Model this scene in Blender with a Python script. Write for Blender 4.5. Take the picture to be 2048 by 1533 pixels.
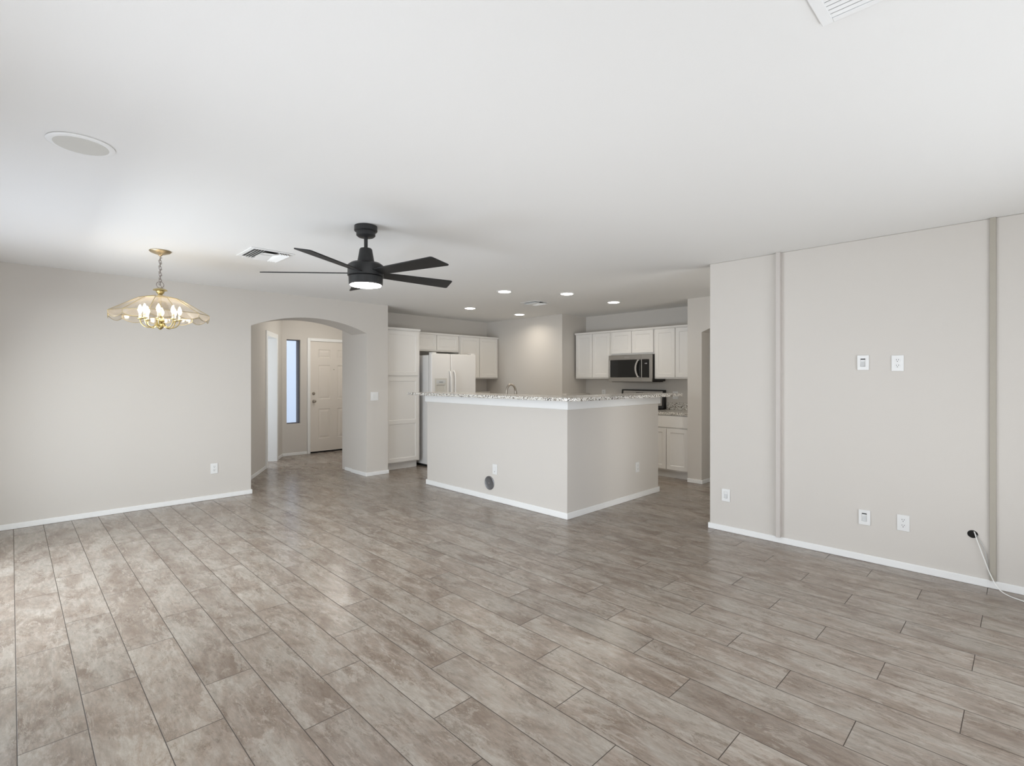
import bpy, bmesh, math, random
from mathutils import Vector, Matrix
PI = math.pi
random.seed(7)
for o in list(bpy.data.objects): bpy.data.objects.remove(o, do_unlink=True)
S = bpy.context.scene
C = S.collection

# ------------------------------------------------------------------ camera
cd = bpy.data.cameras.new('camera'); cam = bpy.data.objects.new('camera', cd); C.objects.link(cam)
cd.sensor_fit = 'HORIZONTAL'; cd.sensor_width = 36.0; cd.lens = 36.0 * 1017.0 / 2048.0
cd.shift_x = 0.0; cd.shift_y = -9.8 / 2048.0; cd.clip_start = 0.05; cd.clip_end = 200
cam.location = (0, 0, 1.385); cam.rotation_euler = (PI / 2, 0, -math.radians(44.57))
S.camera = cam

# ------------------------------------------------------------------ world, exposure, daylight
S.view_settings.view_transform = 'Standard'; S.view_settings.look = 'None'
S.view_settings.gamma = 1.0; S.view_settings.use_curve_mapping = False
S.view_settings.exposure = 0.04
W = bpy.data.worlds.new('sky'); S.world = W; W.use_nodes = True
nt = W.node_tree; bg = nt.nodes['Background']
bg.inputs['Color'].default_value = (0.78, 0.87, 1.0, 1); bg.inputs['Strength'].default_value = 1.5

def area(name, loc, rot, sx, sy, power, color=(1, 1, 1), spread=PI):
    l = bpy.data.lights.new(name, 'AREA'); l.shape = 'RECTANGLE'; l.size = sx; l.size_y = sy
    l.energy = power; l.color = color; l.spread = spread
    o = bpy.data.objects.new(name, l); C.objects.link(o); o.location = loc; o.rotation_euler = rot
    return o
DAY = (0.93, 0.97, 1.0)
# daylight entering by the glazed openings (added unseen ones in the west, south and passage walls; entry side room, sidelight)
area('daylight_slider_sky', (-0.53, 4.30, 1.10), (0, -PI / 2 + 0.6, 0), 2.0, 2.3, 66, (0.92, 0.98, 1.0))
area('added_patio_uplight', (-0.62, 4.50, 0.55), (0, -PI / 2 - 0.65, 0), 1.0, 1.9, 44, (0.76, 0.85, 1.0))  # added up-tilted lamp brightening the ceiling by the slider
area('added_west_daylight', (-0.53, 1.35, 1.35), (0, -PI / 2, 0), 1.5, 1.9, 39, (0.91, 0.94, 1.0))
area('added_south_uplight', (2.3, -1.0, 0.65), (PI / 2 + 0.65, 0, 0), 3.3, 0.8, 58, (0.96, 0.98, 1.0))  # added up-tilted lamp lifting the living room ceiling
area('added_south_daylight', (2.3, -0.88, 1.20), (PI / 2, 0, 0), 3.4, 1.9, 8, (0.97, 0.99, 1.0))
area('added_passage_light', (5.25, 0.52, 1.35), (PI / 2, 0, 0), 0.8, 1.4, 21, (1.0, 0.95, 0.86))  # added unseen lamp brightening the right face of the bar
area('daylight_study', (1.45, 8.9, 1.3), (0, -PI/2, -0.6), 1.4, 1.2, 30, (0.82, 0.9, 1.0))
area('daylight_porch', (4.95, 10.5, 1.9), (-1.25, 0, -2.30 + PI), 0.6, 1.2, 110, (0.78, 0.88, 1.0))

# ------------------------------------------------------------------ material helpers
def mat(name, col, rough=0.5, metal=0.0, spec=0.5, emit=None, es=0.0, bump=None):
    m = bpy.data.materials.new(name); m.use_nodes = True
    n = m.node_tree; b = n.nodes['Principled BSDF']
    b.inputs['Base Color'].default_value = (*col, 1); b.inputs['Roughness'].default_value = rough
    b.inputs['Metallic'].default_value = metal; b.inputs['Specular IOR Level'].default_value = spec
    if emit:
        b.inputs['Emission Color'].default_value = (*emit, 1); b.inputs['Emission Strength'].default_value = es
    # gentle surface variation so every paint, metal and plastic is procedural
    tc = n.nodes.new('ShaderNodeTexCoord'); ns = n.nodes.new('ShaderNodeTexNoise')
    ns.inputs['Scale'].default_value = bump[0] if bump else 60.0; ns.inputs['Detail'].default_value = 3
    n.links.new(tc.outputs['Object'], ns.inputs['Vector'])
    bp = n.nodes.new('ShaderNodeBump'); bp.inputs['Strength'].default_value = bump[1] if bump else 0.02
    bp.inputs['Distance'].default_value = bump[2] if bump else 0.001
    n.links.new(ns.outputs['Fac'], bp.inputs['Height']); n.links.new(bp.outputs['Normal'], b.inputs['Normal'])
    return m

def lin(r, g, b):
    f = lambda c: (c / 255 / 12.92) if c / 255 <= 0.04045 else ((c / 255 + 0.055) / 1.055) ** 2.4
    return (f(r), f(g), f(b))

M = {}
M['wall'] = mat('greige_wall_paint', lin(211, 206, 199), 0.85, spec=0.2, bump=(90, 0.12, 0.002))
M['ceil'] = mat('white_ceiling_paint', lin(236, 235, 232), 0.9, spec=0.2, bump=(110, 0.15, 0.002))
M['trim'] = mat('white_trim_paint', lin(240, 240, 238), 0.45, spec=0.4)
M['cab'] = mat('white_cabinet_paint', lin(232, 229, 224), 0.4, spec=0.4)
M['door'] = mat('front_door_paint', lin(226, 219, 210), 0.5, spec=0.4)
M['batten'] = mat('light_batten_paint', lin(203, 197, 191), 0.8, spec=0.2)
M['batten2'] = mat('taupe_batten_paint', lin(176, 170, 158), 0.8, spec=0.2)
M['plastic'] = mat('white_plastic', lin(231, 231, 229), 0.35)
M['plasticg'] = mat('recess_plastic', lin(205, 206, 205), 0.5)
M['dark'] = mat('dark_slot', (0.01, 0.01, 0.01), 0.8)
M['fan'] = mat('matte_black_metal', (0.022, 0.022, 0.022), 0.42, spec=0.4)
M['blade'] = mat('black_blade', (0.012, 0.012, 0.012), 0.5, spec=0.35)
M['fanlens'] = mat('fan_light_lens', (0.9, 0.9, 0.9), 0.4, emit=(1, 0.98, 0.95), es=22.0)
M['lens'] = mat('recessed_lens', (0.9, 0.9, 0.9), 0.4, emit=(1, 0.95, 0.85), es=16.0)
M['brass'] = mat('polished_brass', (0.50, 0.41, 0.20), 0.30, metal=1.0)
M['agedbrass'] = mat('satin_brass', (0.60, 0.50, 0.34), 0.35, metal=1.0)
M['chain'] = mat('grey_chain_metal', (0.32, 0.28, 0.26), 0.4, metal=1.0)
M['bulb'] = mat('warm_bulb', (1, 0.95, 0.85), 0.4, emit=(1.0, 0.89, 0.70), es=20.0)
M['candle'] = mat('candle_sleeve', (0.85, 0.80, 0.68), 0.5)
M['nickel'] = mat('satin_nickel', (0.40, 0.36, 0.31), 0.3, metal=1.0)
M['steel'] = mat('brushed_steel', (0.42, 0.40, 0.37), 0.34, metal=1.0)
M['steelhandle'] = mat('bright_steel', (0.78, 0.76, 0.73), 0.25, metal=1.0)
M['blackglass'] = mat('black_glass', (0.012, 0.012, 0.012), 0.08, spec=0.6)
M['blackplastic'] = mat('black_plastic', (0.012, 0.011, 0.010), 0.45)
M['greylogo'] = mat('silver_lettering', (0.6, 0.6, 0.6), 0.3, metal=0.6)
M['fridge'] = mat('white_enamel', lin(230, 228, 225), 0.35, bump=(260, 0.08, 0.001))
M['fridgeg'] = mat('grey_white_plastic', lin(205, 202, 194), 0.4)
M['disc'] = mat('grey_metal_disc', (0.20, 0.20, 0.205), 0.45, metal=0.6)
M['revealshade'] = mat('reveal_shade_grey', lin(92, 88, 94), 0.5)  # shade of the backlit window reveal put into this colour
M['speaker'] = mat('speaker_grille', lin(214, 212, 205), 0.7, bump=(700, 0.5, 0.002))
M['cable'] = mat('white_cable', lin(240, 240, 236), 0.4)
M['strandg'] = mat('grey_strand', lin(190, 190, 188), 0.5)
M['shade'] = mat('gap_shade_black', (0.008, 0.007, 0.006), 0.9)  # near-black colour standing in for shade in the door gap and hole
M['ductgrey'] = mat('duct_shade_grey', (0.10, 0.094, 0.085), 0.8)  # grey for plates that stand in for shaded duct depth
M['ext'] = mat('pale_stucco', lin(215, 222, 232), 0.9)

def glass(name, tint=(1, 1, 1), refl=0.08, haze=0.0, hazecol=(1, 1, 1)):
    m = bpy.data.materials.new(name); m.use_nodes = True; n = m.node_tree; n.nodes.clear()
    out = n.nodes.new('ShaderNodeOutputMaterial')
    tr = n.nodes.new('ShaderNodeBsdfTransparent'); tr.inputs[0].default_value = (*tint, 1)
    gl = n.nodes.new('ShaderNodeBsdfGlossy'); gl.inputs['Roughness'].default_value = 0.05
    df = n.nodes.new('ShaderNodeBsdfTranslucent'); df.inputs[0].default_value = (*hazecol, 1)
    lw = n.nodes.new('ShaderNodeLayerWeight'); lw.inputs[0].default_value = 0.35
    mu = n.nodes.new('ShaderNodeMath'); mu.operation = 'MULTIPLY_ADD'; mu.inputs[1].default_value = 0.5; mu.inputs[2].default_value = refl * 0.5
    n.links.new(lw.outputs['Fresnel'], mu.inputs[0])
    a = n.nodes.new('ShaderNodeMixShader'); a.inputs[0].default_value = haze
    b = n.nodes.new('ShaderNodeMixShader')
    n.links.new(tr.outputs[0], a.inputs[1]); n.links.new(df.outputs[0], a.inputs[2])
    n.links.new(mu.outputs[0], b.inputs[0]); n.links.new(a.outputs[0], b.inputs[1]); n.links.new(gl.outputs[0], b.inputs[2])
    n.links.new(b.outputs[0], out.inputs[0])
    return m
M['glass'] = glass('window_glass')
M['shadeglass'] = glass('bevelled_shade_glass', (1.0, 0.97, 0.93), 0.06, 0.14, (1.0, 0.95, 0.88))

def floor_mat():
    m = bpy.data.materials.new('wood_look_floor_tile'); m.use_nodes = True; n = m.node_tree; L = n.links
    b = n.nodes['Principled BSDF']
    tc = n.nodes.new('ShaderNodeTexCoord'); sp = n.nodes.new('ShaderNodeSeparateXYZ'); L.new(tc.outputs['Object'], sp.inputs[0])
    def mth(op, a, bb=None, c=None):
        x = n.nodes.new('ShaderNodeMath'); x.operation = op
        for i, v in enumerate((a, bb, c)):
            if v is None: continue
            if isinstance(v, (int, float)): x.inputs[i].default_value = v
            else: L.new(v, x.inputs[i])
        return x.outputs[0]
    w, Lh = 0.2012, 0.905
    gx = mth('DIVIDE', mth('SUBTRACT', sp.outputs['X'], 0.016), w)
    row = mth('FLOOR', gx); fx = mth('SUBTRACT', gx, row)
    gy = mth('SUBTRACT', mth('DIVIDE', mth('SUBTRACT', sp.outputs['Y'], 3.505), Lh), mth('DIVIDE', row, 3.0))
    col = mth('FLOOR', gy); fy = mth('SUBTRACT', gy, col)
    ex = mth('MULTIPLY', mth('MINIMUM', fx, mth('SUBTRACT', 1.0, fx)), w)
    ey = mth('MULTIPLY', mth('MINIMUM', fy, mth('SUBTRACT', 1.0, fy)), Lh)
    edge = mth('MINIMUM', ex, ey)
    grout = n.nodes.new('ShaderNodeMapRange'); grout.inputs['From Min'].default_value = 0.0012; grout.inputs['From Max'].default_value = 0.0023
    grout.inputs['To Min'].default_value = 1.0; grout.inputs['To Max'].default_value = 0.0; L.new(edge, grout.inputs['Value'])
    cb = n.nodes.new('ShaderNodeCombineXYZ'); L.new(row, cb.inputs[0]); L.new(col, cb.inputs[1])
    wn = n.nodes.new('ShaderNodeTexWhiteNoise'); wn.noise_dimensions = '3D'; L.new(cb.outputs[0], wn.inputs['Vector'])
    # per-tile shifted pattern coordinates, stretched along the tile
    off = n.nodes.new('ShaderNodeVectorMath'); off.operation = 'MULTIPLY'; off.inputs[1].default_value = (9, 9, 9); L.new(wn.outputs['Color'], off.inputs[0])
    add = n.nodes.new('ShaderNodeVectorMath'); add.operation = 'ADD'; L.new(tc.outputs['Object'], add.inputs[0]); L.new(off.outputs[0], add.inputs[1])
    def noise(scale, st, det, rough=0.6, dist=0.0):
        mp = n.nodes.new('ShaderNodeMapping'); mp.inputs['Scale'].default_value = st; L.new(add.outputs[0], mp.inputs['Vector'])
        x = n.nodes.new('ShaderNodeTexNoise'); x.inputs['Scale'].default_value = scale; x.inputs['Detail'].default_value = det
        x.inputs['Roughness'].default_value = rough; x.inputs['Distortion'].default_value = dist
        L.new(mp.outputs[0], x.inputs['Vector']); return x.outputs['Fac']
    def ramp(f, stops):
        r = n.nodes.new('ShaderNodeValToRGB'); e = r.color_ramp.elements
        while len(e) < len(stops): e.new(0.5)
        for i, (p, c) in enumerate(stops): e[i].position = p; e[i].color = (*c, 1)
        L.new(f, r.inputs[0]); return r.outputs['Color']
    def mix(f, a, c, mode='MIX'):
        x = n.nodes.new('ShaderNodeMix'); x.data_type = 'RGBA'; x.blend_type = mode
        if isinstance(f, (int, float)): x.inputs[0].default_value = f
        else: L.new(f, x.inputs[0])
        for i, v in ((6, a), (7, c)):
            if isinstance(v, tuple): x.inputs[i].default_value = (*v, 1)
            else: L.new(v, x.inputs[i])
        return x.outputs[2]
    big = noise(4.2, (1.5, 0.62, 1), 5, 0.62, 0.6)
    base = ramp(big, [(0.33, lin(*F_DARK)), (0.47, lin(*F_MID)), (0.60, lin(*F_LIGHT))])
    pat = noise(8.0, (1.6, 0.62, 1), 12, 0.80, 0.35)          # worn, feathered patches
    pm = n.nodes.new('ShaderNodeMapRange'); pm.inputs['From Min'].default_value = 0.535; pm.inputs['From Max'].default_value = 0.575; L.new(pat, pm.inputs['Value'])
    base = mix(mth('MULTIPLY', pm.outputs[0], 0.50), base, lin(*F_PATCH))
    pm2 = n.nodes.new('ShaderNodeMapRange'); pm2.inputs['From Min'].default_value = 0.475; pm2.inputs['From Max'].default_value = 0.43; L.new(noise(7.0, (1.9, 0.55, 1), 10, 0.8, 0.5), pm2.inputs['Value'])
    base = mix(mth('MULTIPLY', pm2.outputs[0], 0.50), base, lin(*F_PALE))
    fine = noise(26, (2.2, 0.45, 1), 10, 0.82)
    fm = n.nodes.new('ShaderNodeMapRange'); fm.inputs['From Min'].default_value = 0.38; fm.inputs['From Max'].default_value = 0.62; fm.inputs['To Min'].default_value = 0.80; fm.inputs['To Max'].default_value = 1.12; L.new(fine, fm.inputs['Value'])
    fl = n.nodes.new('ShaderNodeMapRange'); fl.inputs['From Min'].default_value = 0.545; fl.inputs['From Max'].default_value = 0.60; L.new(noise(30, (1.5, 0.7, 1), 12, 0.88, 0.2), fl.inputs['Value'])
    fk = n.nodes.new('ShaderNodeMapRange'); fk.inputs['From Min'].default_value = 0.46; fk.inputs['From Max'].default_value = 0.60; L.new(noise(5.5, (1.5, 0.6, 1), 3, 0.5), fk.inputs['Value'])
    base = mix(mth('MULTIPLY', mth('MULTIPLY', fl.outputs[0], fk.outputs[0]), 0.55), base, lin(104, 90, 78))
    tv = n.nodes.new('ShaderNodeMapRange'); tv.inputs['To Min'].default_value = 0.92; tv.inputs['To Max'].default_value = 1.07; L.new(wn.outputs['Value'], tv.inputs['Value'])
    v = mth('MULTIPLY', fm.outputs[0], tv.outputs[0])
    sc = n.nodes.new('ShaderNodeVectorMath'); sc.operation = 'SCALE'; L.new(base, sc.inputs[0]); L.new(v, sc.inputs['Scale'])
    final = mix(grout.outputs[0], sc.outputs[0], lin(66, 56, 47))
    L.new(final, b.inputs['Base Color'])
    rr = n.nodes.new('ShaderNodeMapRange'); rr.inputs['To Min'].default_value = 0.17; rr.inputs['To Max'].default_value = 0.34; L.new(pat, rr.inputs['Value'])
    L.new(mth('ADD', rr.outputs[0], mth('MULTIPLY', grout.outputs[0], 0.4)), b.inputs['Roughness'])
    b.inputs['Specular IOR Level'].default_value = 0.6
    bp = n.nodes.new('ShaderNodeBump'); bp.inputs['Strength'].default_value = 0.35; bp.inputs['Distance'].default_value = 0.0015
    L.new(mth('SUBTRACT', mth('MULTIPLY', fine, 0.25), grout.outputs[0]), bp.inputs['Height']); L.new(bp.outputs[0], b.inputs['Normal'])
    return m
F_DARK, F_MID, F_LIGHT = (127, 112, 99), (146, 133, 121), (160, 151, 140)
F_PATCH, F_PALE = (112, 95, 80), (176, 168, 157)
M['floor'] = floor_mat()

def granite():
    m = bpy.data.materials.new('speckled_granite'); m.use_nodes = True; n = m.node_tree; L = n.links; b = n.nodes['Principled BSDF']
    tc = n.nodes.new('ShaderNodeTexCoord')
    vo = n.nodes.new('ShaderNodeTexVoronoi'); vo.inputs['Scale'].default_value = 135; L.new(tc.outputs['Object'], vo.inputs['Vector'])
    r = n.nodes.new('ShaderNodeValToRGB'); r.color_ramp.interpolation = 'CONSTANT'; e = r.color_ramp.elements
    stops = [(0, lin(224, 221, 214)), (0.34, lin(176, 168, 156)), (0.50, lin(232, 230, 225)), (0.66, lin(112, 101, 90)), (0.78, lin(42, 38, 36)), (0.90, lin(206, 200, 190))]
    while len(e) < len(stops): e.new(0.5)
    for i, (p, c) in enumerate(stops): e[i].position = p; e[i].color = (*c, 1)
    sp = n.nodes.new('ShaderNodeSeparateColor'); L.new(vo.outputs['Color'], sp.inputs[0]); L.new(sp.outputs[0], r.inputs[0])
    L.new(r.outputs[0], b.inputs['Base Color']); b.inputs['Roughness'].default_value = 0.2
    return m
M['granite'] = granite()

# ------------------------------------------------------------------ mesh helpers
class MB:
    def __init__(s): s.bm = bmesh.new()
    def box(s, x0, y0, z0, x1, y1, z1):
        v = [s.bm.verts.new(p) for p in ((x0, y0, z0), (x1, y0, z0), (x1, y1, z0), (x0, y1, z0), (x0, y0, z1), (x1, y0, z1), (x1, y1, z1), (x0, y1, z1))]
        for f in ((0, 3, 2, 1), (4, 5, 6, 7), (0, 1, 5, 4), (1, 2, 6, 5), (2, 3, 7, 6), (3, 0, 4, 7)): s.bm.faces.new([v[i] for i in f])
        return s
    def prism(s, pts, d0, d1, plane='xy'):
        """extrude a polygon (in the named plane) between d0 and d1 along the remaining axis"""
        def P(a, b, d): return {'xy': (a, b, d), 'xz': (a, d, b), 'yz': (d, a, b)}[plane]
        A = [s.bm.verts.new(P(a, b, d0)) for a, b in pts]; B = [s.bm.verts.new(P(a, b, d1)) for a, b in pts]
        n = len(pts); s.bm.faces.new(A); s.bm.faces.new(B[::-1])
        for i in range(n): s.bm.faces.new([A[i], B[i], B[(i + 1) % n], A[(i + 1) % n]])
        return s
    def lathe(s, prof, n=48, c=(0, 0, 0), axis='z'):
        rings = []
        for r, z in prof:
            ring = []
            for i in range(n):
                a = 2 * PI * i / n; p = Vector((r * math.cos(a), r * math.sin(a), z))
                if axis == 'y': p = Vector((p.x, p.z, p.y))
                if axis == 'x': p = Vector((p.z, p.x, p.y))
                ring.append(s.bm.verts.new(p + Vector(c)))
            rings.append(ring)
        for a, b in zip(rings, rings[1:]):
            for i in range(n): s.bm.faces.new([a[i], a[(i + 1) % n], b[(i + 1) % n], b[i]])
        s.bm.faces.new(rings[0][::-1]); s.bm.faces.new(rings[-1])
        return s
    def tube(s, pts, r, n=10, closed=False):
        pts = [Vector(p) for p in pts]; m = len(pts); rings = []; up = None
        for i, p in enumerate(pts):
            a = pts[(i - 1) % m] if (closed or i > 0) else p; b = pts[(i + 1) % m] if (closed or i < m - 1) else p
            t = (b - a).normalized()
            if up is None:
                up = Vector((0, 0, 1)) if abs(t.z) < 0.9 else Vector((1, 0, 0))
            u = (up - t * up.dot(t)).normalized(); up = u; w = t.cross(u)
            rr = r[i] if isinstance(r, (list, tuple)) else r
            rings.append([s.bm.verts.new(p + (u * math.cos(2 * PI * k / n) + w * math.sin(2 * PI * k / n)) * rr) for k in range(n)])
        prs = list(zip(rings, rings[1:])) + ([(rings[-1], rings[0])] if closed else [])
        for a, b in prs:
            for k in range(n): s.bm.faces.new([a[k], a[(k + 1) % n], b[(k + 1) % n], b[k]])
        if not closed: s.bm.faces.new(rings[0][::-1]); s.bm.faces.new(rings[-1])
        return s
    def panel(s, w, h, t, panels, steps, x0=0, z0=0, y0=0):
        """slab facing -y with shaped panels; steps = [(inset, depth), ...] depth>0 goes inwards"""
        xs = sorted({0, w} | {p[0] for p in panels} | {p[1] for p in panels}); zs = sorted({0, h} | {p[2] for p in panels} | {p[3] for p in panels})
        g = {(i, j): s.bm.verts.new((x0 + x, y0, z0 + z)) for i, x in enumerate(xs) for j, z in enumerate(zs)}
        for i in range(len(xs) - 1):
            for j in range(len(zs) - 1):
                a = (xs[i], xs[i + 1], zs[j], zs[j + 1]); q = [g[i, j], g[i + 1, j], g[i + 1, j + 1], g[i, j + 1]]
                if any(abs(a[0] - p[0]) < 1e-6 and abs(a[1] - p[1]) < 1e-6 and abs(a[2] - p[2]) < 1e-6 and abs(a[3] - p[3]) < 1e-6 for p in panels):
                    d = 0; e = 0; prev = q
                    for ins, dep in steps:
                        d += dep; e += ins
                        nw = [s.bm.verts.new((x0 + x, y0 + d, z0 + z)) for x, z in ((a[0] + e, a[2] + e), (a[1] - e, a[2] + e), (a[1] - e, a[3] - e), (a[0] + e, a[3] - e))]
                        for k in range(4): s.bm.faces.new([prev[k], prev[(k + 1) % 4], nw[(k + 1) % 4], nw[k]])
                        prev = nw
                    s.bm.faces.new(prev)
                else: s.bm.faces.new(q)
        B = [s.bm.verts.new((x0 + x, y0 + t, z0 + z)) for x, z in ((0, 0), (w, 0), (w, h), (0, h))]
        I, J = len(xs) - 1, len(zs) - 1
        s.bm.faces.new(B[::-1])
        s.bm.faces.new([g[i, 0] for i in range(I, -1, -1)] + [B[0], B[1]])
        s.bm.faces.new([g[i, J] for i in range(I + 1)] + [B[2], B[3]])
        s.bm.faces.new([g[0, j] for j in range(J + 1)] + [B[3], B[0]])
        s.bm.faces.new([g[I, j] for j in range(J, -1, -1)] + [B[1], B[2]])
        return s
    def build(s, name, m, parent=None, bevel=0, smooth=False, seg=2, loc=None, recalc=True):
        if recalc: bmesh.ops.recalc_face_normals(s.bm, faces=s.bm.faces)
        me = bpy.data.meshes.new(name); s.bm.to_mesh(me); s.bm.free()
        me.materials.append(M[m] if isinstance(m, str) else m)
        if smooth:
            for p in me.polygons: p.use_smooth = True
        o = bpy.data.objects.new(name, me); C.objects.link(o)
        if parent: o.parent = parent
        if loc: o.location = loc
        if bevel:
            b = o.modifiers.new('bevel', 'BEVEL'); b.width = bevel; b.segments = seg; b.limit_method = 'ANGLE'; b.angle_limit = math.radians(40)
            for p in me.polygons: p.use_smooth = True
            me.set_sharp_from_angle(angle=math.radians(35)) if hasattr(me, 'set_sharp_from_angle') else None
        elif smooth:
            me.set_sharp_from_angle(angle=math.radians(40))
        return o
def tag(o, label, cat, group=None, kind=None):
    o['label'] = label; o['category'] = cat
    if group: o['group'] = group
    if kind: o['kind'] = kind
    return o
def thing(name, label, cat, loc, rz=0, group=None):
    o = bpy.data.objects.new(name, None); C.objects.link(o); o.location = loc; o.rotation_euler = (0, 0, rz); o.empty_display_size = 0.05
    return tag(o, label, cat, group)
def struct(o, label=None):
    o['kind'] = 'structure'
    if label: o['label'] = label
    return o
def copy_tree(o, parent=None):
    c = o.copy(); C.objects.link(c); c.parent = parent
    for ch in [x for x in bpy.data.objects if x.parent == o]: copy_tree(ch, c)
    return c
RX = -PI / 2      # things on walls that face -X (seen from the camera)

# ------------------------------------------------------------------ room shell
H = 2.44
X0, Y0 = -0.38, -0.75         # inner faces of west and south walls
struct(MB().box(-0.6, -1.0, -0.1, 8.1, 9.5, 0.0).build('floor', 'floor'), 'grey brown wood-look plank tile floor laid in a third offset')
struct(MB().box(-0.6, -1.0, H, 8.1, 9.5, H + 0.15).build('ceiling', 'ceil'), 'smooth white flat ceiling over living room and kitchen')

# west wall with a sliding door and a window; south wall with a wide window (behind the viewer, unseen, added as daylight sources)
def wall_with_holes(name, axis, c0, c1, a0, a1, holes, label=None):
    m = MB()
    cuts = sorted({a0, a1} | {h[0] for h in holes} | {h[1] for h in holes})
    for s, e in zip(cuts, cuts[1:]):
        hs = [h for h in holes if h[0] <= s and h[1] >= e]
        segs = [(0, H)] if not hs else [(0, hs[0][2]), (hs[0][3], H)]
        for z0, z1 in segs:
            if z1 - z0 < 1e-4: continue
            if axis == 'x': m.box(c0, s, z0, c1, e, z1)
            else: m.box(s, c0, z0, e, c1, z1)
    bmesh.ops.remove_doubles(m.bm, verts=m.bm.verts, dist=1e-5)
    return struct(m.build(name, 'wall'), label)
wall_with_holes('wall_west', 'x', X0 - 0.12, X0, Y0 - 0.12, 6.53, [(0.40, 2.30, 0.60, 2.10), (3.15, 5.45, 0.02, 2.10)])
wall_with_holes('wall_south', 'y', Y0 - 0.12, Y0, X0, 4.60, [(0.6, 4.0, 0.25, 2.15)])
def win_frame(name, rects, axis, c, mid=True):
    m = MB(); a0, a1, z0, z1 = rects; t = 0.045
    def b(p, q, r, s):
        if axis == 'x': m.box(c - 0.03, p, r, c + 0.03, q, s)
        else: m.box(p, c - 0.03, r, q, c + 0.03, s)
    b(a0, a1, z0, z0 + t); b(a0, a1, z1 - t, z1); b(a0, a0 + t, z0 + t, z1 - t); b(a1 - t, a1, z0 + t, z1 - t)
    if mid: b((a0 + a1) / 2 - t / 2, (a0 + a1) / 2 + t / 2, z0 + t, z1 - t)
    o = struct(m.build(name, 'trim'))
    g = MB()
    if axis == 'x': g.box(c - 0.003, a0 + t, z0 + t, c + 0.003, a1 - t, z1 - t)
    else: g.box(a0 + t, c - 0.003, z0 + t, a1 - t, c + 0.003, z1 - t)
    g.build('pane', 'glass', o)
    return o
win_frame('window_1', (3.15, 5.45, 0.02, 2.10), 'x', X0 - 0.06)
win_frame('window_2', (0.40, 2.30, 0.60, 2.10), 'x', X0 - 0.06)  # unseen, added to let light in
win_frame('window_3', (0.6, 4.0, 0.25, 2.15), 'y', Y0 - 0.06)  # unseen, added to light the room from the south

# long wall with the arched entry opening
def arch_pts(xa, xb, zs, rise, n=28):
    w = (xb - xa) / 2; R = (w * w + rise * rise) / (2 * rise); c = (xa + xb) / 2; a0 = math.asin(w / R)
    return [(c + R * math.sin(-a0 + 2 * a0 * i / n), zs + rise - R + R * math.cos(-a0 + 2 * a0 * i / n)) for i in range(n + 1)]
YW, YB = 6.535, 6.97
AXL, AXR, ZS = 2.048, 3.565, 2.016
ar = arch_pts(AXL, AXR, ZS, 0.152)
XC = 3.905                     # free corner of this wall beside the pantry
m = MB(); n = 28
outer_top = [(x, H) for x, z in ar]
def quadwall(m, y0, y1):
    # left part, right part, and strips above the arch
    m.box(X0 - 0.12, y0, 0, AXL, y1, H); m.box(AXR, y0, 0, XC, y1, H)
    for (xa, za), (xb, zb) in zip(ar, ar[1:]):
        m.prism([(xa, za), (xb, zb), (xb, H), (xa, H)], y0, y1, 'xz')
quadwall(m, YW, YB)
bmesh.ops.remove_doubles(m.bm, verts=m.bm.verts, dist=1e-5)
# drop interior duplicate faces between the strips
seen = {}
for f in m.bm.faces: seen.setdefault(tuple(sorted(v.index for v in f.verts)), []).append(f)
m.bm.verts.index_update(); seen = {}
for f in m.bm.faces: seen.setdefault(tuple(sorted(v.index for v in f.verts)), []).append(f)
bmesh.ops.delete(m.bm, geom=[f for fs in seen.values() if len(fs) > 1 for f in fs], context='FACES_ONLY')
struct(m.build('wall_left', 'wall'), 'long greige wall with a segmental arched opening to the entry')

# living room right wall (television wall)
XR = 4.605
struct(MB().box(XR, Y0 - 0.12, 0, XR + 0.14, 2.068, H).build('wall_right', 'wall', bevel=0.006), 'plain greige wall with battens and cable plates')

# kitchen shell
YK, XA, XK, YBX, XCOL = 7.215, 6.435, 7.075, 5.36, 6.42
struct(MB().box(3.60, YK, 0, XA, YK + 0.13, H).box(3.585, YB, 0, 3.72, YK, H).build('wall_back', 'wall'), 'kitchen wall behind the refrigerator')
struct(MB().box(XA, YBX, 0, XK + 0.12, YK + 0.13, H).build('wall_corner', 'wall'), 'boxed-out kitchen corner wall')
struct(MB().box(XK, 3.185, 0, XK + 0.12, YBX, H).build('wall_range', 'wall'), 'kitchen wall behind the range')
# column wall with arched hall opening at X = 6.42
ya, yb = 1.55, 2.99
hz = arch_pts(ya, yb, 1.985, 0.152)
m = MB(); m.box(XCOL, yb, 0, XK + 0.12, 3.185, H); m.box(XCOL, 0.6, 0, XCOL + 0.19, ya, H)
for (p, q), (r, s) in zip(hz, hz[1:]): m.prism([(p, q), (r, s), (r, H), (p, H)], XCOL, XCOL + 0.19, 'yz')
struct(m.build('wall_hall', 'wall'), 'wall end with an arched opening to a hallway')
wall_with_holes('wall_passage', 'y', 0.60, 0.72, XR + 0.14, XCOL, [(4.82, 5.68, 0.60, 2.10)])
win_frame('added_window_5', (4.82, 5.68, 0.60, 2.10), 'y', 0.66)  # unseen window, added to go with the lamp for the bar
struct(MB().box(7.85, 0.6, 0, 7.97, 3.185, H).box(XCOL + 0.19, 0.48, 0, 7.85, 0.60, H).build('wall_hallway', 'wall'))

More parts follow.
